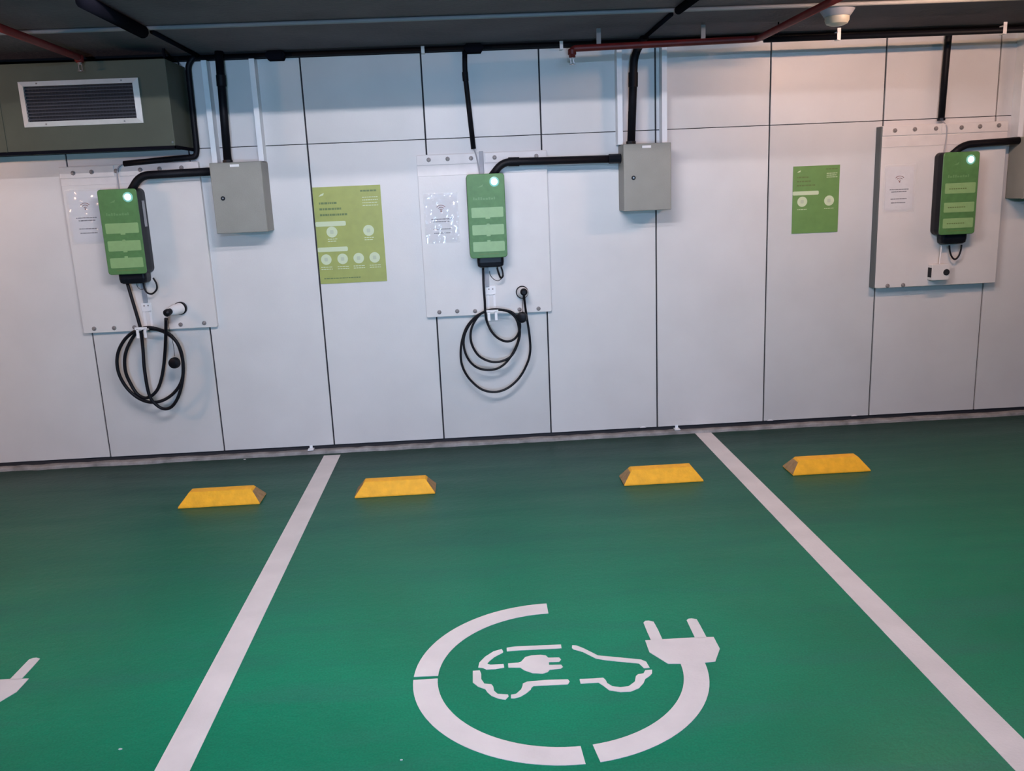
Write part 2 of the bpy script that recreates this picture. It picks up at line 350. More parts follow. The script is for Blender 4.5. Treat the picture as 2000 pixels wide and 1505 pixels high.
# ------------------------------------------------------------------ wheel stops
def wheel_stop(xc, yf, label, w_=.435, worn=0):
    h, d = .072, .165
    t = thing('wheel_stop', label, 'wheel stop', (xc, yf + d/2, 0), 'yellow rubber wheel stops')
    x0, x1, y0, y1 = xc - w_/2, xc + w_/2, yf, yf + d
    top = [(x0 + .052, y0 + .052, h), (x1 - .052, y0 + .052, h), (x1 - .052, y1 - .048, h), (x0 + .052, y1 - .048, h)]
    MB().hexa([(x0, y0, 0.006), (x1, y0, 0.006), (x1, y1, 0.006), (x0, y1, 0.006)], top).box(x0, x1, y0, y1, 0, .006).build('rubber_block', 'yellow', t, bevel=.005)
    # sooty end facings, slightly proud of the sloped ends
    for sx, xa in ((-1, x0), (1, x1)):
        e0, e1 = xa, xa - sx*.052
        o = sx*.0012
        q = MB().hexa([(e0+o, y0+.006, .007), (e0+o, y1-.006, .007), (e0-sx*.001, y1-.006, .007), (e0-sx*.001, y0+.006, .007)],
                      [(e1+o, y0+.054, h-.002), (e1+o, y1-.050, h-.002), (e1-sx*.001, y1-.050, h-.002), (e1-sx*.001, y0+.054, h-.002)])
        q.build('worn_end', 'grime', t)
    return t
wheel_stop(0.918, -0.927, 'yellow wheel stop left of the left bay line, near the left coiled cable')
wheel_stop(1.860, -0.922, 'yellow wheel stop just right of the left bay line')
wheel_stop(3.320, -0.975, 'yellow wheel stop just left of the right bay line')
wheel_stop(4.252, -0.966, 'yellow wheel stop right of the right bay line, farthest right of all')

# ------------------------------------------------------------------ mounting boards
def board(x0, x1, z0, z1, th, bands, tops, bots, label, side='board', skew=0.0):
    t = thing('mounting_board', label, 'board', (x0, 0, z0), 'white boards carrying the chargers')
    MB().rbox(x0, x1, -th, 0.0, z0, z1, .008, 3).build('back_plate', 'board', t, bevel=.002)
    for (bx0, bx1, bz0, bz1, p) in bands:
        MB().box(bx0, bx1, -th - p, -th + .001, bz0, bz1).build('batten', 'batten', t, bevel=.0015)
    for (x, z) in tops + bots:
        y = -th - (.006 if (x, z) in tops else 0.0)
        MB().lathe((x, y + .002, z), (0, -1, 0), [(.014, 0), (.014, .004), (.009, .0045), (.009, .009), (.006, .011)], 8).build('bolt', 'bolt', t)
    return t
board(-.045, .762, .845, 1.832, .032,
      [(-.045, .27, 1.765, 1.828, .006), (.30, .762, 1.765, 1.828, .006), (-.045, .762, 1.722, 1.762, .003)],
      [(.035, 1.794), (.142, 1.796), (.284, 1.796), (.424, 1.797), (.536, 1.798), (.664, 1.799)],
      [(.021, .871), (.141, .869), (.263, .867), (.542, .871), (.685, .873)], 'warm white mounting board behind the leftmost charger, below the air duct')
board(2.046, 2.826, .839, 1.815, .028,
      [(2.046, 2.412, 1.755, 1.812, .006), (2.455, 2.826, 1.755, 1.812, .006), (2.046, 2.826, 1.69, 1.75, .003)],
      [(2.118, 1.785), (2.231, 1.786), (2.371, 1.784), (2.512, 1.783), (2.763, 1.781)],
      [(2.126, .868), (2.237, .869), (2.348, .864), (2.625, .861), (2.744, .860)], 'cool white mounting board behind the middle charger with round cable holster')
b3 = board(4.868, 5.648, .888, 1.872, .06,
      [(4.868, 5.215, 1.812, 1.868, .006), (5.235, 5.648, 1.812, 1.868, .006), (4.868, 5.648, 1.745, 1.805, .003)],
      [(4.943, 1.842), (5.066, 1.844), (5.197, 1.844), (5.356, 1.843), (5.471, 1.845), (5.589, 1.847)],
      [(4.95, .90), (5.05, .90)], 'thick white mounting board with dark left edge behind the rightmost charger')

MB().box(4.858, 4.8675, -.061, -.001, .892, 1.868).build('shade_strip', 'edgeshade', b3, label='dark strip painting the shade on the left edge')  # added dark strip, the shade on the board's side put into its colour

# ------------------------------------------------------------------ chargers
FH = .489; FW = .223
def charger(x0, zt, yb, label, kind, loop):
    """x0 left edge of the front, zt top, yb board face (negative)"""
    yf = -.165
    t = thing('ev_charger', label, 'charger', (x0 + FW/2, yb, zt - FH), 'green front wall chargers')
    x1, z0 = x0 + FW, zt - FH
    q = MB(); 
    ring = lambda i, y, dz=0: [(px, y, pz) for px, pz in rrect(x0 + i, x1 - i, z0 + i + dz, zt - i, .028, 6)]
    q.rings([ring(.000, yb), ring(-.003, yb - .012), ring(-.002, yb - .05), ring(.004, yf + .02), ring(.006, yf + .008)])
    q.build('casing', 'black', t)
    fp = MB(); r2 = lambda i, y: [(px, y, pz) for px, pz in rrect(x0 + i, x1 - i, z0 + i, zt - i, .018, 6)]
    fp.rings([r2(.002, yf + .009), r2(0, yf + .005), r2(0, yf + .002), r2(.003, yf)])
    face = fp.build('front_panel', 'green', t)
    fr = {0: ((.394, .514), (.60, .722), (.803, .922)), 1: ((.394, .514), (.60, .722), (.803, .922)), 2: ((.371, .497), (.606, .726), (.80, .92))}[kind]
    for k, (a, c_) in enumerate(fr):
        za, zb = zt - a*FH, zt - c_*FH
        lb = MB().rbox(x0 + .020, x1 - .014, yf - .0012, yf + .001, zb, za, .006, 3).build('label_panel', 'pale', face)
    if kind < 2:   # small plug icons between the labels
        xm = (x0 + x1)/2 + .004
        for a, wd in ((.514, .014), (.59, .009), (.722, .012), (.787, .010)):
            MB().rbox(xm - wd, xm + wd, yf - .0012, yf + .001, zt - (a+.016)*FH, zt - (a-.002)*FH, .003, 2).build('icon_tab', 'pale', face)
    # faint lettering and leaf mark near the top, small print at the foot
    tx = MB(); xx = x0 + .035
    rnd = random.Random(3)
    zl = zt - .292*FH
    for k in range(9):
        wd = rnd.choice((.007, .010, .013)); hh = rnd.choice((.010, .014, .016))
        tx.box(xx, xx + wd, yf - .0010, yf + .001, zl - .006, zl - .006 + hh); xx += wd + .004
        if xx > x1 - .05: break
    tx.prism([(x0 + .062, zt - .158*FH), (x0 + .092, zt - .150*FH), (x0 + .098, zt - .118*FH), (x0 + .084, zt - .135*FH)], 'y', yf - .0010, yf + .001)
    tx.build('lettering', 'faint', face, kind='stuff')
    sp = MB()
    for k in range(14):
        sp.box(x0 + .05 + k*.0088, x0 + .05 + k*.0088 + .006, yf - .0010, yf + .001, z0 + .020, z0 + .026)
    if kind == 2:
        for a in (.44, .665, .862):
            for k in range(8):
                sp.box(x0 + .045 + k*.014, x0 + .045 + k*.014 + .010, yf - .0020, yf - .001, zt - a*FH - .003, zt - a*FH + .003)
    sp.build('small_print', 'dgreen', face, kind='stuff')
    # bright status light, its glow painted as a faintly emissive disc around it
    lx, lz = x1 - {0: .052, 1: .060, 2: .055}[kind], zt - .047
    MB().lathe((lx, yf + .001, lz), (0, -1, 0), [(.029, 0), (.029, .0015), (.022, .003)], 24).build('glow_disc', 'halo', face)
    MB().lathe((lx, yf - .001, lz), (0, -1, 0), [(.0175, 0), (.0175, .002), (.015, .006), (.009, .009), (.002, .010)], 24).build('status_light', 'led', face, smooth=180)
    # connector block below
    bx0, bx1 = x0 + .040, x1 - .022
    b2 = MB(); rg = lambda i, z, y0_, y1_: [(px, py, z) for px, py in rrect(bx0 + i, bx1 - i, y0_, y1_, .018, 4)]
    b2.rings([rg(.014, z0 - .060, yf + .042, yb - .004), rg(.003, z0 - .052, yf + .034, yb - .001), rg(0, z0 - .03, yf + .03, yb), rg(0, z0 + .004, yf + .03, yb)])
    b2.build('connector_block', 'black', t)
    if kind == 0:
        MB().box(x1 + .001, x1 + .0035, yb - .07, yb - .035, zt - .22, zt - .07).build('side_label', 'greyt', t)
    MB().tube(smooth_path(loop), .0055, 8).build('cable_loop', 'rubber', t, smooth=180)
    return t
c1 = charger(.207, 1.690, -.032, 'leftmost green charger seen with its dark right side, hanging above a coiled cable', 0,
        [(x, -.09, z) for x, z in [(0.434,1.167),(0.449,1.132),(0.446,1.098),(0.417,1.073),(0.387,1.081),(0.374,1.113),(0.372,1.147)]])
c2 = charger(2.336, 1.688, -.028, 'middle green charger seen straight on, between two halves of the white batten', 1,
        [(x, y, z) for (x, z), y in zip([(2.495,1.133),(2.502,1.101),(2.514,1.07),(2.529,1.078),(2.528,1.105),(2.521,1.132)], (-.11, -.11, -.10, -.08, -.07, -.07))])
c3 = charger(5.203, 1.698, -.06, 'rightmost green charger seen with its dark left side, above a small white socket', 2,
        [(x, -.10, z) for x, z in [(5.31,1.139),(5.317,1.1),(5.332,1.066),(5.353,1.051),(5.373,1.068),(5.386,1.106),(5.388,1.139)]])
wl = MB().tube(smooth_path([(x, -.07, z) for x, z in [(2.449,1.11),(2.453,1.085),(2.474,1.059),(2.501,1.05),(2.523,1.064)]]), .002, 6)
wl.build('thin_wire', 'rubber', c2, smooth=180)
wl = MB().tube(smooth_path([(x, -.07, z) for x, z in [(0.324,1.136),(0.33,1.113),(0.345,1.1),(0.366,1.103)]]), .0018, 6)
wl.build('thin_wire', 'rubber', c1, smooth=180)

# ------------------------------------------------------------------ cable hooks, holsters, coiled cables
def cable_hook(x, z, yb, label):
    """x,z centre of the wall plate"""
    t = thing('cable_hook', label, 'hook', (x, yb, z), 'white cable hooks')
    p = MB().rbox(x - .030, x + .030, yb - .005, yb, z - .025, z + .030, .004, 2)
    p.box(x - .026, x - .012, yb - .005, yb, z - .115, z - .02); p.box(x + .012, x + .026, yb - .005, yb, z - .115, z - .02)
    p.build('wall_plate', 'white', t, bevel=.001)
    for sx in (-1, 1):
        MB().box(x + sx*.019 - .006, x + sx*.019 + .006, yb - .135, yb - .004, z - .125, z - .115).build('arm', 'white', t)
    f = MB(); yf = yb - .138
    f.box(x - .036, x + .036, yf - .004, yf, z - .115, z - .100)
    for sx in (-1, 1):
        f.box(x + sx*.022 - .008, x + sx*.022 + .008, yf - .004, yf, z - .165, z - .110)
    f.build('front_lip', 'white', t, bevel=.001)
    for sx in (-1, 1):
        MB().lathe((x + sx*.012, yb - .005, z + .012), (0, -1, 0), [(.005, 0), (.005, .002)], 8).build('screw', 'bolt', t)
    return t
cable_hook(.352, .985, -.032, 'white plastic cable hook on the left board carrying the left coil')
cable_hook(2.452, .985, -.028, 'white plastic cable hook on the middle board carrying the middle coil')

def holster(x, z, yb, end, label):
    t = thing('plug_holster', label, 'holster', (x, yb, z), 'round plug holsters')
    MB().lathe((x, yb, z), (0, -1, 0), [(.039, 0), (.039, .02), (.035, .024), (.032, .024)], 28).build('black_ring', 'rubber', t, smooth=30)
    MB().lathe((x, yb - .020, z), (Vector(end) - Vector((x, yb, z))), [(.034, 0), (.034, .012), (.032, .03), (.030, .075), (.022, .088)], 24).build('white_cup', 'white', t, smooth=30)
    return t
def charging_cable(path, r, conn, cdir, cap, cord, label, yb):
    t = thing('charging_cable', label, 'cable', (path[0][0], path[0][1], path[-1][2]), 'black charging cables')
    MB().tube(smooth_path(path, 5), r, 10).build('cable', 'rubber', t, smooth=180)
    MB().lathe(conn, cdir, [(.012, -.016), (.021, -.008), (.023, .006), (.018, .03), (.018, .055)], 18).build('plug', 'rubber', t, smooth=30)
    MB().lathe((cap[0], cap[1] + .018, cap[2]), (-.2, -1, 0), [(.026, 0), (.034, .002), (.034, .020), (.030, .032), (.020, .036)], 20).build('dust_cap', 'rubber', t, smooth=30)
    MB().tube(smooth_path(cord), .0016, 6).build('cap_cord', 'rubber', t, smooth=180)
    return t
def ys(n, a, c_, wob=0.0): return [a + (c_-a)*k/(n-1) + wob*math.sin(k*1.7) for k in range(n)]

E1 = (0.514,0.962)
holster(.556, .972, -.032, (E1[0], -.165, E1[1] + .004), 'white cup holster in a black ring on the left board, angled to the left')
p1 = [(0.281,1.141),(0.302,1.032),(0.323,0.921),(0.331,0.852),(0.326,0.741),(0.32,0.612),(0.329,0.456),(0.366,0.388),(0.412,0.364),(0.463,0.386),(0.51,0.458),(0.542,0.564),(0.553,0.683),(0.537,0.766),(0.493,0.827),(0.429,0.859),(0.363,0.873),(0.293,0.854),(0.228,0.811),(0.178,0.743),(0.158,0.668),(0.163,0.585),(0.197,0.499),(0.257,0.436),(0.325,0.41),(0.398,0.416),(0.472,0.46),(0.525,0.529),(0.549,0.612),(0.545,0.695),(0.522,0.778),(0.461,0.838),(0.385,0.862),(0.303,0.848),(0.243,0.781),(0.206,0.701),(0.196,0.607),(0.214,0.528),(0.248,0.46),(0.303,0.436),(0.366,0.478),(0.409,0.571),(0.443,0.7),(0.478,0.832),(0.503,0.929)]
y1 = ys(3, -.095, -.115) + ys(len(p1) - 5, -.118, -.086, .004) + [-.125, -.160]
charging_cable([(x, y, z) for (x, z), y in zip(p1, y1)] , .0100, (E1[0], -.165, E1[1]), (.556 - E1[0], .13, .02),
               (*[(0.513,0.653)[0]], -.14, (0.513,0.653)[1]), [(E1[0] + .004, -.165, E1[1] - .01)] + [(x, -.15, z) for x, z in [(0.51,0.87),(0.522,0.776),(0.522,0.697)]],
               'black charging cable hanging in an oval coil below the leftmost charger', -.032)
E2 = (2.649,0.982)
holster(2.645, .969, -.028, (E2[0], -.15, E2[1]), 'white round holster with thin black ring on the middle board, facing straight out')
p2 = [(2.41,1.132),(2.408,1.03),(2.41,0.932),(2.41,0.868),(2.417,0.807),(2.442,0.745),(2.483,0.699),(2.537,0.676),(2.587,0.693),(2.617,0.747),(2.615,0.803),(2.576,0.854),(2.513,0.874),(2.448,0.879),(2.382,0.856),(2.333,0.795),(2.312,0.73),(2.319,0.663),(2.357,0.594),(2.422,0.555),(2.488,0.551),(2.553,0.578),(2.593,0.637),(2.617,0.714),(2.61,0.786),(2.573,0.847),(2.524,0.869),(2.459,0.876),(2.382,0.856),(2.315,0.798),(2.273,0.72),(2.268,0.643),(2.294,0.569),(2.343,0.518),(2.408,0.499),(2.475,0.509),(2.534,0.551),(2.586,0.627),(2.614,0.709),(2.604,0.798),(2.565,0.851),(2.502,0.872),(2.426,0.867),(2.359,0.843),(2.292,0.775),(2.254,0.677),(2.244,0.577),(2.262,0.498),(2.305,0.428),(2.368,0.373),(2.445,0.355),(2.524,0.373),(2.602,0.434),(2.655,0.522),(2.678,0.599),(2.679,0.689),(2.669,0.789),(2.661,0.855),(2.653,0.925),(2.649,0.969)]
y2 = ys(3, -.085, -.105) + ys(len(p2) - 5, -.108, -.076, .004) + [-.118, -.146]
charging_cable([(x, y, z) for (x, z), y in zip(p2, y2)], .0074, (E2[0], -.15, E2[1]), (0, 1, 0),
               (*[(2.635,0.824)[0]], -.125, (2.635,0.824)[1]), [(E2[0] - .006, -.15, E2[1] - .015)] + [(x, -.14, z) for x, z in [(2.641,0.919),(2.639,0.878),(2.635,0.85)]],
               'black charging cable in spreading round loops below the middle charger', -.028)

# small socket box below the right charger
t = thing('socket_box', 'small white socket box with round dark hole below the rightmost charger', 'socket', (5.255, -.06, .975))
MB().rbox(5.203, 5.312, -.115, -.06, .926, 1.026, .006, 3).build('box_body', 'board', t, bevel=.002)
MB().rbox(5.206, 5.309, -.119, -.1155, .929, 1.023, .005, 3).build('lid', 'board', t)
MB().lathe((5.292, -.119, .975), (0, -1, 0), [(.020, 0), (.020, .003), (.017, .003)], 18).build('socket_hole', 'dark', t)
MB().box(5.2005, 5.2035, -.108, -.068, .945, 1.005).build('side_vent', 'dark', t)
MB().tube(smooth_path([(x, -.09, z) for x, z in [(5.264,1.14),(5.265,1.106),(5.261,1.064),(5.26,1.022)]]), .0042, 8).build('white_lead', 'white', t, smooth=180)

# ------------------------------------------------------------------ grey cabinets and their channels
def cabinet(x0, x1, z0, z1, label, lockside=0):
    t = thing('switch_cabinet', label, 'cabinet', ((x0+x1)/2, 0, z0), 'grey switch cabinets')
    MB().box(x0 + .0015, x1 - .0015, -.1715, -.004, z0 + .0015, z1 - .0015).build('cabinet_body', 'cabinet', t, bevel=.003)
    d = MB().box(x0, x1, -.190, -.170, z0, z1).build('cabinet_door', 'cabinet', t, bevel=.004)
    lx, lz = x0 + .058, z0 + (z1-z0)*.50
    MB().lathe((lx, -.190, lz), (0, -1, 0), [(.0125, 0), (.0125, .004), (.0095, .005)], 16).build('lock_rim', 'black', d)
    MB().lathe((lx, -.1945, lz), (0, -1, 0), [(.0065, 0), (.0065, .002)], 4).build('lock', 'steel', d)
    sx = (x0 + x1)/2 - .03
    MB().box(sx, sx + .052, -.1915, -.1895, z1 - .026, z1 - .012).build('sticker', 'white', d)
    return t
cabinet(.868, 1.162, 1.412, 1.812, 'grey metal cabinet right of the leftmost charger, right side in view')
cabinet(3.262, 3.545, 1.436, 1.822, 'grey metal cabinet right of the middle charger, above a panel seam')
cabinet(5.700, 5.990, 1.405, 1.772, 'grey metal cabinet at the far right, only its shaded left side showing')
def channel(x, z0, z1, label):
    w_ = .030
    t = MB().box(x, x + w_, -.082, -.079, z0, z1).box(x, x + .003, -.079, 0, z0, z1).box(x + w_ - .003, x + w_, -.079, 0, z0, z1)
    return tag(t.build('mounting_channel', 'galv', origin=(x, 0, z0)), label, 'metal channel', 'pale channels holding the cabinets')
channel(.858, 1.815, 2.385, 'pale vertical metal channel left of the pipe above the left grey cabinet')
channel(1.128, 1.815, 2.385, 'pale vertical metal channel right of the pipe above the left grey cabinet')
channel(3.250, 1.825, 2.385, 'pale vertical metal channel left of the pipe above the middle grey cabinet')
channel(3.516, 1.825, 2.385, 'pale vertical metal channel along the seam above the middle grey cabinet')
channel(5.702, 1.775, 2.385, 'pale vertical metal channel above the far right cabinet at photo edge')

# ------------------------------------------------------------------ conduits
def conduit(path, r, label, rb=.05, cuffs=(), glands=(), name='conduit'):
    t = thing(name, label, 'pipe', path[-1], 'black cable conduits')
    MB().tube(bend(path, rb), r, 14).build('pipe', 'conduit', t, smooth=180)
    for a, c_ in cuffs: MB().tube([a, c_], r*1.18, 14).build('coupling', 'conduit', t, smooth=30)
    for a, c_ in glands: MB().tube([a, c_], r*1.25, 8).build('gland', 'black', t)
    return t
# from cabinets to chargers
conduit([(.875, -.10, 1.769), (.440, -.10, 1.762), (.375, -.10, 1.675)], .0235, 'thick black conduit from the left cabinet curving down into the leftmost charger', .07)
conduit([(3.262, -.10, 1.744), (2.555, -.10, 1.752), (2.488, -.10, 1.675)], .0225, 'long thick black conduit from the middle cabinet curving into the middle charger', .08,
        cuffs=[((2.590, -.10, 1.752), (2.655, -.10, 1.751))], glands=[((3.190, -.10, 1.745), (3.262, -.10, 1.744))])
conduit([(5.700, -.10, 1.752), (5.360, -.10, 1.742), (5.285, -.10, 1.682)], .0215, 'thick black conduit leaving the rightmost charger towards the right photo edge', .07)
# down to cabinets
conduit([(.966, -.085, CZ), (.948, -.085, 1.812)], .0235, 'thick black vertical conduit down into the left grey cabinet', .03,
        cuffs=[((.963, -.085, 2.30), (.961, -.085, 2.24))], glands=[((.948, -.085, 1.830), (.948, -.085, 1.810))])
conduit([(3.420, -.085, CZ), (3.352, -.085, 2.33), (3.328, -.085, 1.822)], .0235, 'thick black conduit bending at its top, down into the middle grey cabinet', .08,
        cuffs=[((3.346, -.085, 2.23), (3.344, -.085, 2.15))], glands=[((3.328, -.085, 1.842), (3.328, -.085, 1.820))])
# cross-boards feeds
conduit([(.820, -.04, CZ - .01), (.770, -.04, 2.37), (.766, -.04, 1.90), (.755, -.04, 1.857), (.56, -.04, 1.848), (.335, -.04, 1.835)], .0165,
        'thin black conduit running beside the air duct and turning left above the left board', .05)
conduit([(2.366, -.03, 2.39), (2.361, -.03, 2.27), (2.389, -.03, 1.838)], .0150, 'thin black vertical conduit above the middle charger, from a dark junction box', .05,
        cuffs=[((2.361, -.03, 2.275), (2.363, -.03, 2.225))])
conduit([(5.256, -.04, 2.405), (5.250, -.04, 2.30), (5.240, -.04, 1.895)], .0190, 'black vertical conduit ending above the rightmost board', .05,
        glands=[((5.240, -.04, 1.905), (5.240, -.04, 1.890))])
# thin supply wires
def wire(path, r, label, m='greyt'):
    o = MB().tube(smooth_path(path), r, 8).build('supply_wire', m, smooth=180, origin=path[-1])
    return tag(o, label, 'wire', 'thin supply wires')
wire([(.337, -.042, 1.835), (.303, -.045, 1.815), (.292, -.05, 1.77), (.296, -.06, 1.685)], .0042, 'thin grey wire curving from the conduit end into the leftmost charger top')
wire([(2.389, -.032, 1.84), (2.402, -.045, 1.80), (2.412, -.05, 1.74), (2.418, -.06, 1.685)], .0040, 'thin grey wire from the conduit end into the middle charger top')
wire([(5.240, -.045, 1.892), (5.262, -.068, 1.85), (5.262, -.072, 1.78), (5.250, -.08, 1.69)], .0040, 'thin brown-grey wire from the conduit end into the rightmost charger top')
def trunk(x, w_, y0, y1, z0, z1, label):
    o = MB().box(x - w_/2, x + w_/2, y0, y1, z0, z1).build('cable_trunking', 'greyt', bevel=.002, origin=(x, y1, z0))
    return tag(o, label, 'trunking', 'short grey cable trunkings')
trunk(2.432, .026, -.042, -.028, 1.682, 1.822, 'short grey trunking between the two batten halves above the middle charger')
trunk(2.432, .024, -.040, -.028, 1.012, 1.150, 'short grey trunking below the middle charger beside its cable')
trunk(.352, .026, -.044, -.032, 1.016, 1.150, 'short pale grey trunking below the leftmost charger above the hook')

# long conduit in the wall / ceiling corner
long_ = thing('wall_conduit', 'long thin black conduit running under the ceiling along the wall top', 'pipe', (2.8, -.02, 2.408))
MB().tube([(.72, -.024, 2.408), (XR - .1, -.024, 2.412)], .0135, 12).build('pipe', 'conduit', long_, smooth=180)
MB().tube([(.72, -.024, 2.408), (XL + .1, -.024, 2.408)], .0135, 12).build('pipe', 'conduit', long_, smooth=180)
t = thing('shadow_conduit', 'added black conduit under the ceiling at upper right, casting a shadow streak on the wall', 'pipe', (7, -.38, 2.345))  # added conduit, held off the wall to cast the shadow streak
MB().tube([(4.02, -.38, 2.340), (XR - .1, -.38, 2.352)], .0150, 12).build('pipe', 'conduit', t, smooth=180)
for x in (4.10, 6.6, 7.6, 8.6): MB().box(x - .003, x + .003, -.383, -.377, 2.35, CZ).build('hanger', 'dbeam', t)
for x, lb in ((1.275, 'small black octagonal junction box on the wall-top conduit near the left cabinet'), (2.418, 'small dark junction box on the wall-top conduit above the middle charger')):
    t = thing('junction_box', lb, 'junction box', (x, -.03, 2.39), 'junction boxes on the wall-top conduit')
    MB().prism([(x - .060, 2.408), (x - .042, 2.376), (x + .042, 2.376), (x + .060, 2.408), (x + .042, 2.428), (x - .042, 2.428)], 'y', -.062, -.004).build('box_body', 'dbeam', t, bevel=.003)
    MB().prism([(x - .040, 2.380), (x + .040, 2.380), (x + .040, 2.424), (x - .040, 2.424)], 'y', -.066, -.0615).build('lid', 'dbeam', t)
for x, dz, lb in ((2.123, 0, 'small white pipe clip at the wall top left of the middle charger'), (2.932, -.006, 'small white pipe clip at the wall top left of the red pipe end'),
              (4.435, 1, 'small white pipe clip on the dark conduit below the smoke detector'), (5.378, 1, 'small white pipe clip at the wall top nearest the right photo edge')):
    if dz == 1:
        o = MB().box(x - .010, x + .010, -.402, -.398, 2.325, 2.385).box(x - .010, x + .010, -.402, -.36, 2.322, 2.326)
        o.box(x - .010, x + .010, -.402, -.36, 2.364, 2.368)
        tag(o.build('pipe_clip', 'white', bevel=.001, origin=(x, -.38, 2.35)), lb, 'clip', 'white clips along the wall top'); continue
    o = MB().box(x - .010, x + .010, -.045, -.040, 2.385 + dz, 2.424).box(x - .010, x + .010, -.045, -.004, 2.384 + dz, 2.388 + dz).box(x - .010, x + .010, -.045, -.004, 2.421, 2.425)
    tag(o.build('pipe_clip', 'white', bevel=.001, origin=(x, -.03, 2.40)), lb, 'clip', 'white clips along the wall top')

# ------------------------------------------------------------------ sprinkler pipes
def sprinkler(path, r, head, label, hangers=()):
    t = thing('sprinkler_pipe', label, 'pipe', path[0], 'red sprinkler pipes')
    MB().tube(bend(path, .045), r, 14).build('pipe', 'red', t, smooth=180)
    hx, hy, hz = head
    MB().lathe((hx, hy, hz + .055), (0, 0, -1), [(r*1.05, 0), (r*1.28, .006), (r*1.28, .030), (r*1.0, .034)], 14).build('elbow_socket', 'red', t, smooth=30)
    h = MB().lathe((hx, hy, hz + .022), (0, 0, -1), [(.013, 0), (.013, .008), (.008, .010), (.008, .016)], 12)
    h.box(hx - .010, hx - .007, hy - .002, hy + .002, hz - .022, hz + .010).box(hx + .007, hx + .010, hy - .002, hy + .002, hz - .022, hz + .010)
    h.lathe((hx, hy, hz - .022), (0, 0, -1), [(.006, 0), (.016, .003), (.016, .005)], 14)
    h.build('sprinkler_head', 'brass', t)
    for (x, y, z) in hangers: MB().box(x - .012, x + .012, y - .004, y + .004, z, CZ).build('hanger', 'ccable', t)
    return t
sprinkler([(2.952, -.38, 2.285), (2.952, -.38, 2.331), (3.985, -.38, 2.346), (4.06, -1.615, 2.372)], .0180, (2.952, -.38, 2.275),
          'dark red sprinkler pipe running along the wall top to a downward elbow and head', hangers=[(3.10, -.38, 2.345), (3.68, -.38, 2.355)])
sprinkler([(.318, -.42, 2.345), (.318, -.42, 2.372), (.350, -1.615, 2.372)], .0185, (.318, -.42, 2.328), 'dark red sprinkler pipe at upper left ending in a head before the air duct')

# ------------------------------------------------------------------ ceiling conduits and smoke detector
def ccond(path, r, m, label):
    o = MB().tube(path, r, 12).build('ceiling_conduit', m, smooth=180, origin=path[0])
    return tag(o, label, 'pipe', 'conduits under the ceiling')
ccond([(XL + .1, -.905, CZ - .010), (XR - .1, -.845, CZ - .010)], .0100, 'ccable', 'long thin grey conduit crossing the whole ceiling parallel to the wall')
ccond([(.845, -1.615, CZ - .034), (.835, -.93, CZ - .034)], .030, 'dbeam', 'thick dark pipe under the ceiling at upper left, coming towards the viewer')
ccond([(.838, -.80, CZ - .012), (.83, -.03, CZ - .012)], .0115, 'dbeam', 'thin dark conduit under the ceiling leading to the left cabinet pipe')
ccond([(3.435, -1.615, CZ - .022), (3.41, -.93, CZ - .022)], .020, 'dbeam', 'dark pipe stub at the top photo edge above the middle cabinet')
ccond([(3.41, -.78, CZ - .012), (3.41, -.06, CZ - .012)], .0115, 'dbeam', 'thin dark conduit under the ceiling leading to the middle cabinet pipe')
t = thing('smoke_detector', 'round grey smoke detector with cream dome hanging from the ceiling beside the red pipe', 'detector', (4.262, -.78, CZ))
MB().lathe((4.262, -.78, CZ), (0, 0, -1), [(.045, 0), (.090, .004), (.088, .016), (.066, .048), (.064, .052)], 28).build('detector_base', 'detbase', t, smooth=30)
MB().lathe((4.262, -.78, CZ - .052), (0, 0, -1), [(.060, 0), (.060, .018), (.052, .034), (.030, .043), (.004, .045)], 28).build('detector_dome', 'cream', t, smooth=30)

# ------------------------------------------------------------------ air duct with grille
DX1 = .742
t = thing('air_duct', 'olive grey sheet metal air duct box at upper left with a grille in front', 'air duct', (-1.5, 0, 1.905))
MB().box(-.165, DX1, -.350, -.004, 1.906, 2.362).build('duct_body', 'duct', t, bevel=.003)
MB().box(-3.2, -.171, -.350, -.004, 1.906, 2.362).build('duct_body', 'duct', t, bevel=.003)
MB().box(-.173, -.163, -.353, -.004, 1.903, 2.366).build('joint_flange', 'duct', t)
MB().box(-3.2, DX1 + .004, -.353, -.34, 1.890, 1.907).box(DX1 - .004, DX1 + .006, -.353, -.008, 1.890, 1.907).build('lower_flange', 'dbeam', t)
for x in (-.6, DX1 - .04):
    MB().box(x, x + .012, -.25, -.235, 2.36, CZ).build('hanger', 'dbeam', t)
MB().lathe((DX1 - .012, -.352, 1.925), (0, -1, 0), [(.006, 0), (.006, .002)], 8).build('rivet', 'steel', t)
g = thing('vent_grille', 'pale rectangular vent grille with horizontal slats on the air duct', 'vent', (.268, -.352, 2.03))
vx0, vx1, vz0, vz1, yv = -.050, .588, 2.033, 2.268, -.352
b_ = .029
f = MB(); o_ = [(vx0, vz0), (vx1, vz0), (vx1, vz1), (vx0, vz1)]; i_ = [(vx0+b_, vz0+b_-.003), (vx1-b_, vz0+b_-.003), (vx1-b_, vz1-b_+.003), (vx0+b_, vz1-b_+.003)]
for k in range(4):
    a, c_ = k, (k+1) % 4
    f.hexa([(o_[a][0], yv, o_[a][1]), (o_[c_][0], yv, o_[c_][1]), (i_[c_][0], yv, i_[c_][1]), (i_[a][0], yv, i_[a][1])],
           [(o_[a][0], yv - .006, o_[a][1]), (o_[c_][0], yv - .006, o_[c_][1]), (i_[c_][0], yv - .016, i_[c_][1]), (i_[a][0], yv - .016, i_[a][1])])
f.build('grille_frame', 'ventframe', g)
MB().box(vx0 + .02, vx1 - .02, yv - .0015, yv - .0005, vz0 + .02, vz1 - .02).build('grille_back', 'dark', g)
ns = 10
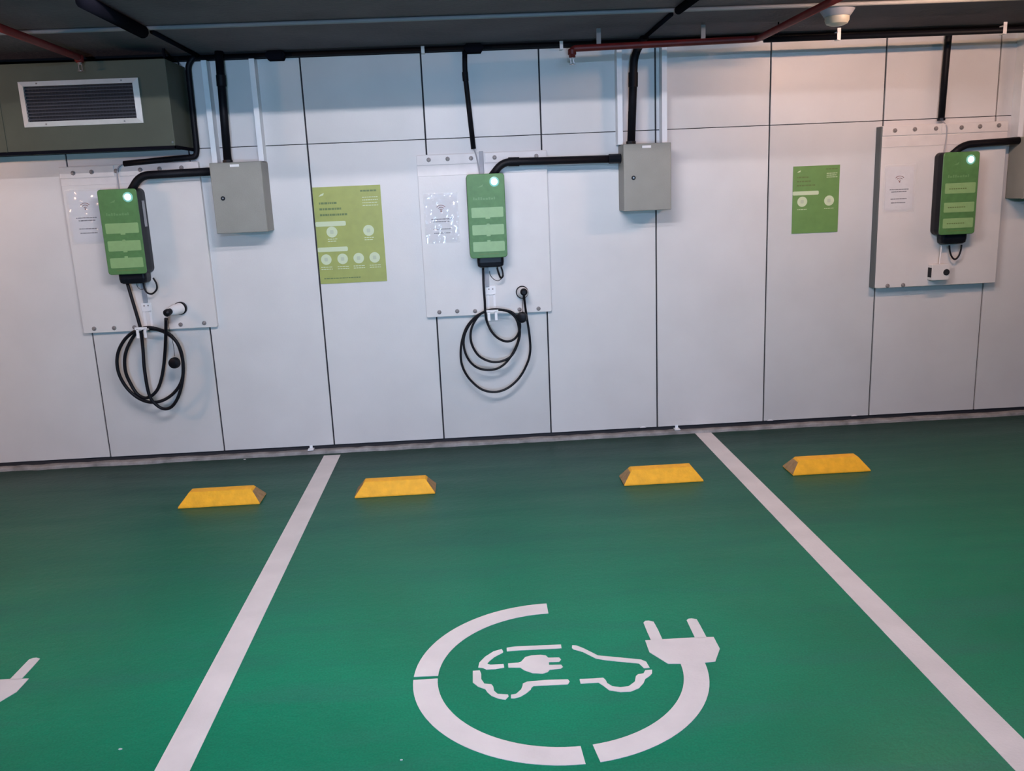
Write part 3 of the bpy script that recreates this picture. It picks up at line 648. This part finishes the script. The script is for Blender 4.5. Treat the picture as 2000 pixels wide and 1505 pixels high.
for k in range(ns):
    z = vz0 + b_ + (vz1 - vz0 - 2*b_)*(k + .5)/ns
    MB().hexa([(vx0+b_, yv-.013, z-.0035), (vx1-b_, yv-.013, z-.0035), (vx1-b_, yv-.004, z+.003), (vx0+b_, yv-.004, z+.003)],
              [(vx0+b_, yv-.013, z-.001), (vx1-b_, yv-.013, z-.001), (vx1-b_, yv-.004, z+.0055), (vx0+b_, yv-.004, z+.0055)]).build('slat', 'slat', g)
fins = MB()
for k in range(34):
    x = vx0 + b_ + .008 + (vx1 - vx0 - 2*b_ - .016)*k/33
    fins.box(x - .0007, x + .0007, yv - .004, yv - .0016, vz0 + b_, vz1 - b_)
fins.build('vertical_fins', 'fin', g, kind='stuff')
for x, z in ((.07, vz0 + .013), (.49, vz0 + .013), (.05, vz1 - .012), (.50, vz1 - .012)):
    MB().lathe((x, yv - .009, z), (0, -1, 0), [(.005, 0), (.005, .003)], 8).build('screw', 'steel', g)

# ------------------------------------------------------------------ information posters
def textrow(q, x0, x1, z, h, y, seed, gap=.003):
    r_ = random.Random(seed); x = x0
    while x < x1 - .004:
        w_ = r_.uniform(.006, .020); w_ = min(w_, x1 - x); q.box(x, x + w_, y - .0009, y + .0003, z - h/2, z + h/2); x += w_ + gap
def poster(x0, x1, z0, z1, label, m, big):
    y = -.0035
    t = thing('information_poster', label, 'poster', (x0, -.001, z0), 'green information posters')
    MB().box(x0, x1, y, -.0005, z0, z1).build('sheet', m, t)
    W_, H_ = x1 - x0, z1 - z0
    X = lambda u: x0 + u*W_
    Z = lambda v: z1 - v*H_
    n = 0
    MB().prism([(X(.085), Z(.095)), (X(.15), Z(.085)), (X(.165), Z(.060)), (X(.11), Z(.075))], 'y', y - .001, y).build('leaf_mark', 'pprint', t)
    def bar(u0, u1, v0, v1):
        MB().rbox(X(u0), X(u1), y - .0012, y, Z(v1), Z(v0), (Z(v0)-Z(v1))*.3, 3).build('heading_bar', 'pprint', t)
    def disc(u, v, r):
        d = MB().lathe((X(u), y, Z(v)), (0, -1, 0), [(r, 0), (r, .0012)], 26).build('icon_disc', 'pprint', t)
        q = MB(); q.rbox(X(u) - r*.35, X(u) + r*.3, y - .0018, y - .0011, Z(v) - r*.35, Z(v) + r*.35, r*.12, 2); q.build('icon', 'gprint', d)
    hd = MB()
    for v, e_ in ((.165, .34), (.225, .40), (.285, .48)): textrow(hd, X(.08), X(e_), Z(v), .012 if big else .009, y, int(v*1000))
    textrow(hd, X(.70), X(.95), Z(.055), .010 if big else .007, y, 5)
    if big: textrow(hd, X(.06), X(.62), Z(.945), .006, y, 17)
    hd.build('dark_lettering', 'dgreen', t, kind='stuff')
    sm = MB()
    for k in range(4 if big else 3): textrow(sm, X(.72), X(.95), Z(.12 + k*.028), .004, y, 30 + k)
    if big:
        bar(.0, .45, .352, .402); bar(.0, .45, .618, .665)
        for u, v in ((.235, .462), (.78, .462)): disc(u, v, .033)
        for u in (.115, .36, .60, .84): disc(u, .745, .032)
        for u in (.235, .78):
            for k in range(2): textrow(sm, X(u - .07), X(u + .07), Z(.535 + k*.022), .004, y, 60 + k)
        for u in (.115, .36, .60, .84):
            for k in range(2): textrow(sm, X(u - .085), X(u + .085), Z(.825 + k*.022), .004, y, 80 + k)
    else:
        bar(.0, .56, .37, .428)
        for u in (.21, .79): disc(u, .525, .031)
        for u in (.21, .79): textrow(sm, X(u - .10), X(u + .10), Z(.64), .004, y, 91)
    sm.build('small_lettering', 'pprint', t, kind='stuff')
    return t
poster(1.409, 1.816, 1.074, 1.654, 'large olive green poster with six pale discs, right of the left cabinet', 'poster', True)
poster(4.347, 4.639, 1.248, 1.656, 'smaller green poster with two pale discs, left of the rightmost charger', 'poster2', False)

# ------------------------------------------------------------------ laminated notices
def notice(x0, x1, z0, z1, yb, label, seed, amp):
    t = thing('laminated_notice', label, 'notice', (x0, yb, z0), 'laminated wifi notices')
    MB().rbox(x0 + .012, x1 - .012, yb - .0025, yb - .0005, z0 + .012, z1 - .012, .014, 4).build('paper', 'paper', t)
    xm = (x0 + x1)/2; zc = z1 - (z1 - z0)*.36
    wf = MB()
    for r in (.011, .023, .035):
        pts = [(xm + r*math.cos(math.radians(a)), yb - .003, zc + r*math.sin(math.radians(a))) for a in range(42, 139, 12)]
        wf.tube(pts, .0019, 6)
    wf.lathe((xm, yb - .002, zc), (0, -1, 0), [(.005, 0), (.005, .002)], 10)
    wf.build('wifi_symbol', 'rust', t)
    q = MB(); hw = (x1 - x0)*.30
    for v, hh in ((.52, 1), (.57, .8), (.72, .85), (.80, .8)): textrow(q, xm - hw*hh, xm + hw*hh, z1 - (z1 - z0)*v, .0055, yb - .0026, int(v*100) + seed, .002)
    q.build('lettering', 'ink', t, kind='stuff')
    # wavy clear sleeve
    s = MB(); nx, nz = 26, 34; r_ = random.Random(seed); ph = [r_.uniform(0, 6.28) for _ in range(8)]
    G = []
    for i in range(nx + 1):
        row = []
        for k in range(nz + 1):
            u, v = i/nx, k/nz
            edge = min(1, 6*min(u, 1-u, v, 1-v))
            hgt = .0042 + amp*(.35 + .65*edge)*(math.sin(13*u + 9*v + ph[0]) + .7*math.sin(27*u - 19*v + ph[1]) + .5*math.sin(51*v + 9*u + ph[2]) + .35*math.sin(43*u + 37*v + ph[3]))
            row.append(s.bm.verts.new((x0 + (x1-x0)*u, yb - max(.0031, hgt), z0 + (z1-z0)*v)))
        G.append(row)
    for i in range(nx):
        for k in range(nz): s.bm.faces.new((G[i][k], G[i+1][k], G[i+1][k+1], G[i][k+1]))
    s.build('clear_sleeve', 'sleeve', t, smooth=180)
    return t
notice(-.028, .180, 1.382, 1.700, -.034, 'laminated notice partly hidden behind the leftmost charger', 3, .0024)
notice(2.070, 2.278, 1.292, 1.590, -.030, 'crumpled shiny laminated notice left of the middle charger', 11, .0042)
notice(4.890, 5.088, 1.355, 1.640, -.062, 'laminated notice with clear wifi symbol left of the rightmost charger', 23, .0022)

# ------------------------------------------------------------------ the tube lamps that light the garage
for i, (x, y, z, ln, pw, cl_, zc) in enumerate(LAMPS):
    lb = ['tube lamp hung over the aisle before the middle bay', 'tube lamp hung low on rods left of the photo', 'tube lamp under the low ceiling right of the photo', 'tube lamp hung over the far side of the aisle', 'tube lamp under the low ceiling far right of the photo', 'tube lamp high over the middle bay nearest the low slab'][i]
    t = thing('ceiling_lamp', lb, 'lamp', (x, y, zc), 'garage tube lamps')
    z1 = min(z + .050, zc)
    MB().box(x - ln/2 - .03, x + ln/2 + .03, y - .025, y + .025, z + .020, z1).build('housing', 'white', t, bevel=.004)
    if zc - z1 > .02:
        for sx in (-1, 1): MB().box(x + sx*ln*.35 - .008, x + sx*ln*.35 + .008, y - .008, y + .008, z1, zc).build('hanger', 'steel', t)
    MB().tube([(x - ln/2, y, z), (x + ln/2, y, z)], .013, 12).build('tube', mat('lit_tube', (1, 1, 1), 0.4, emit=cl_, es=pw), t, smooth=180)
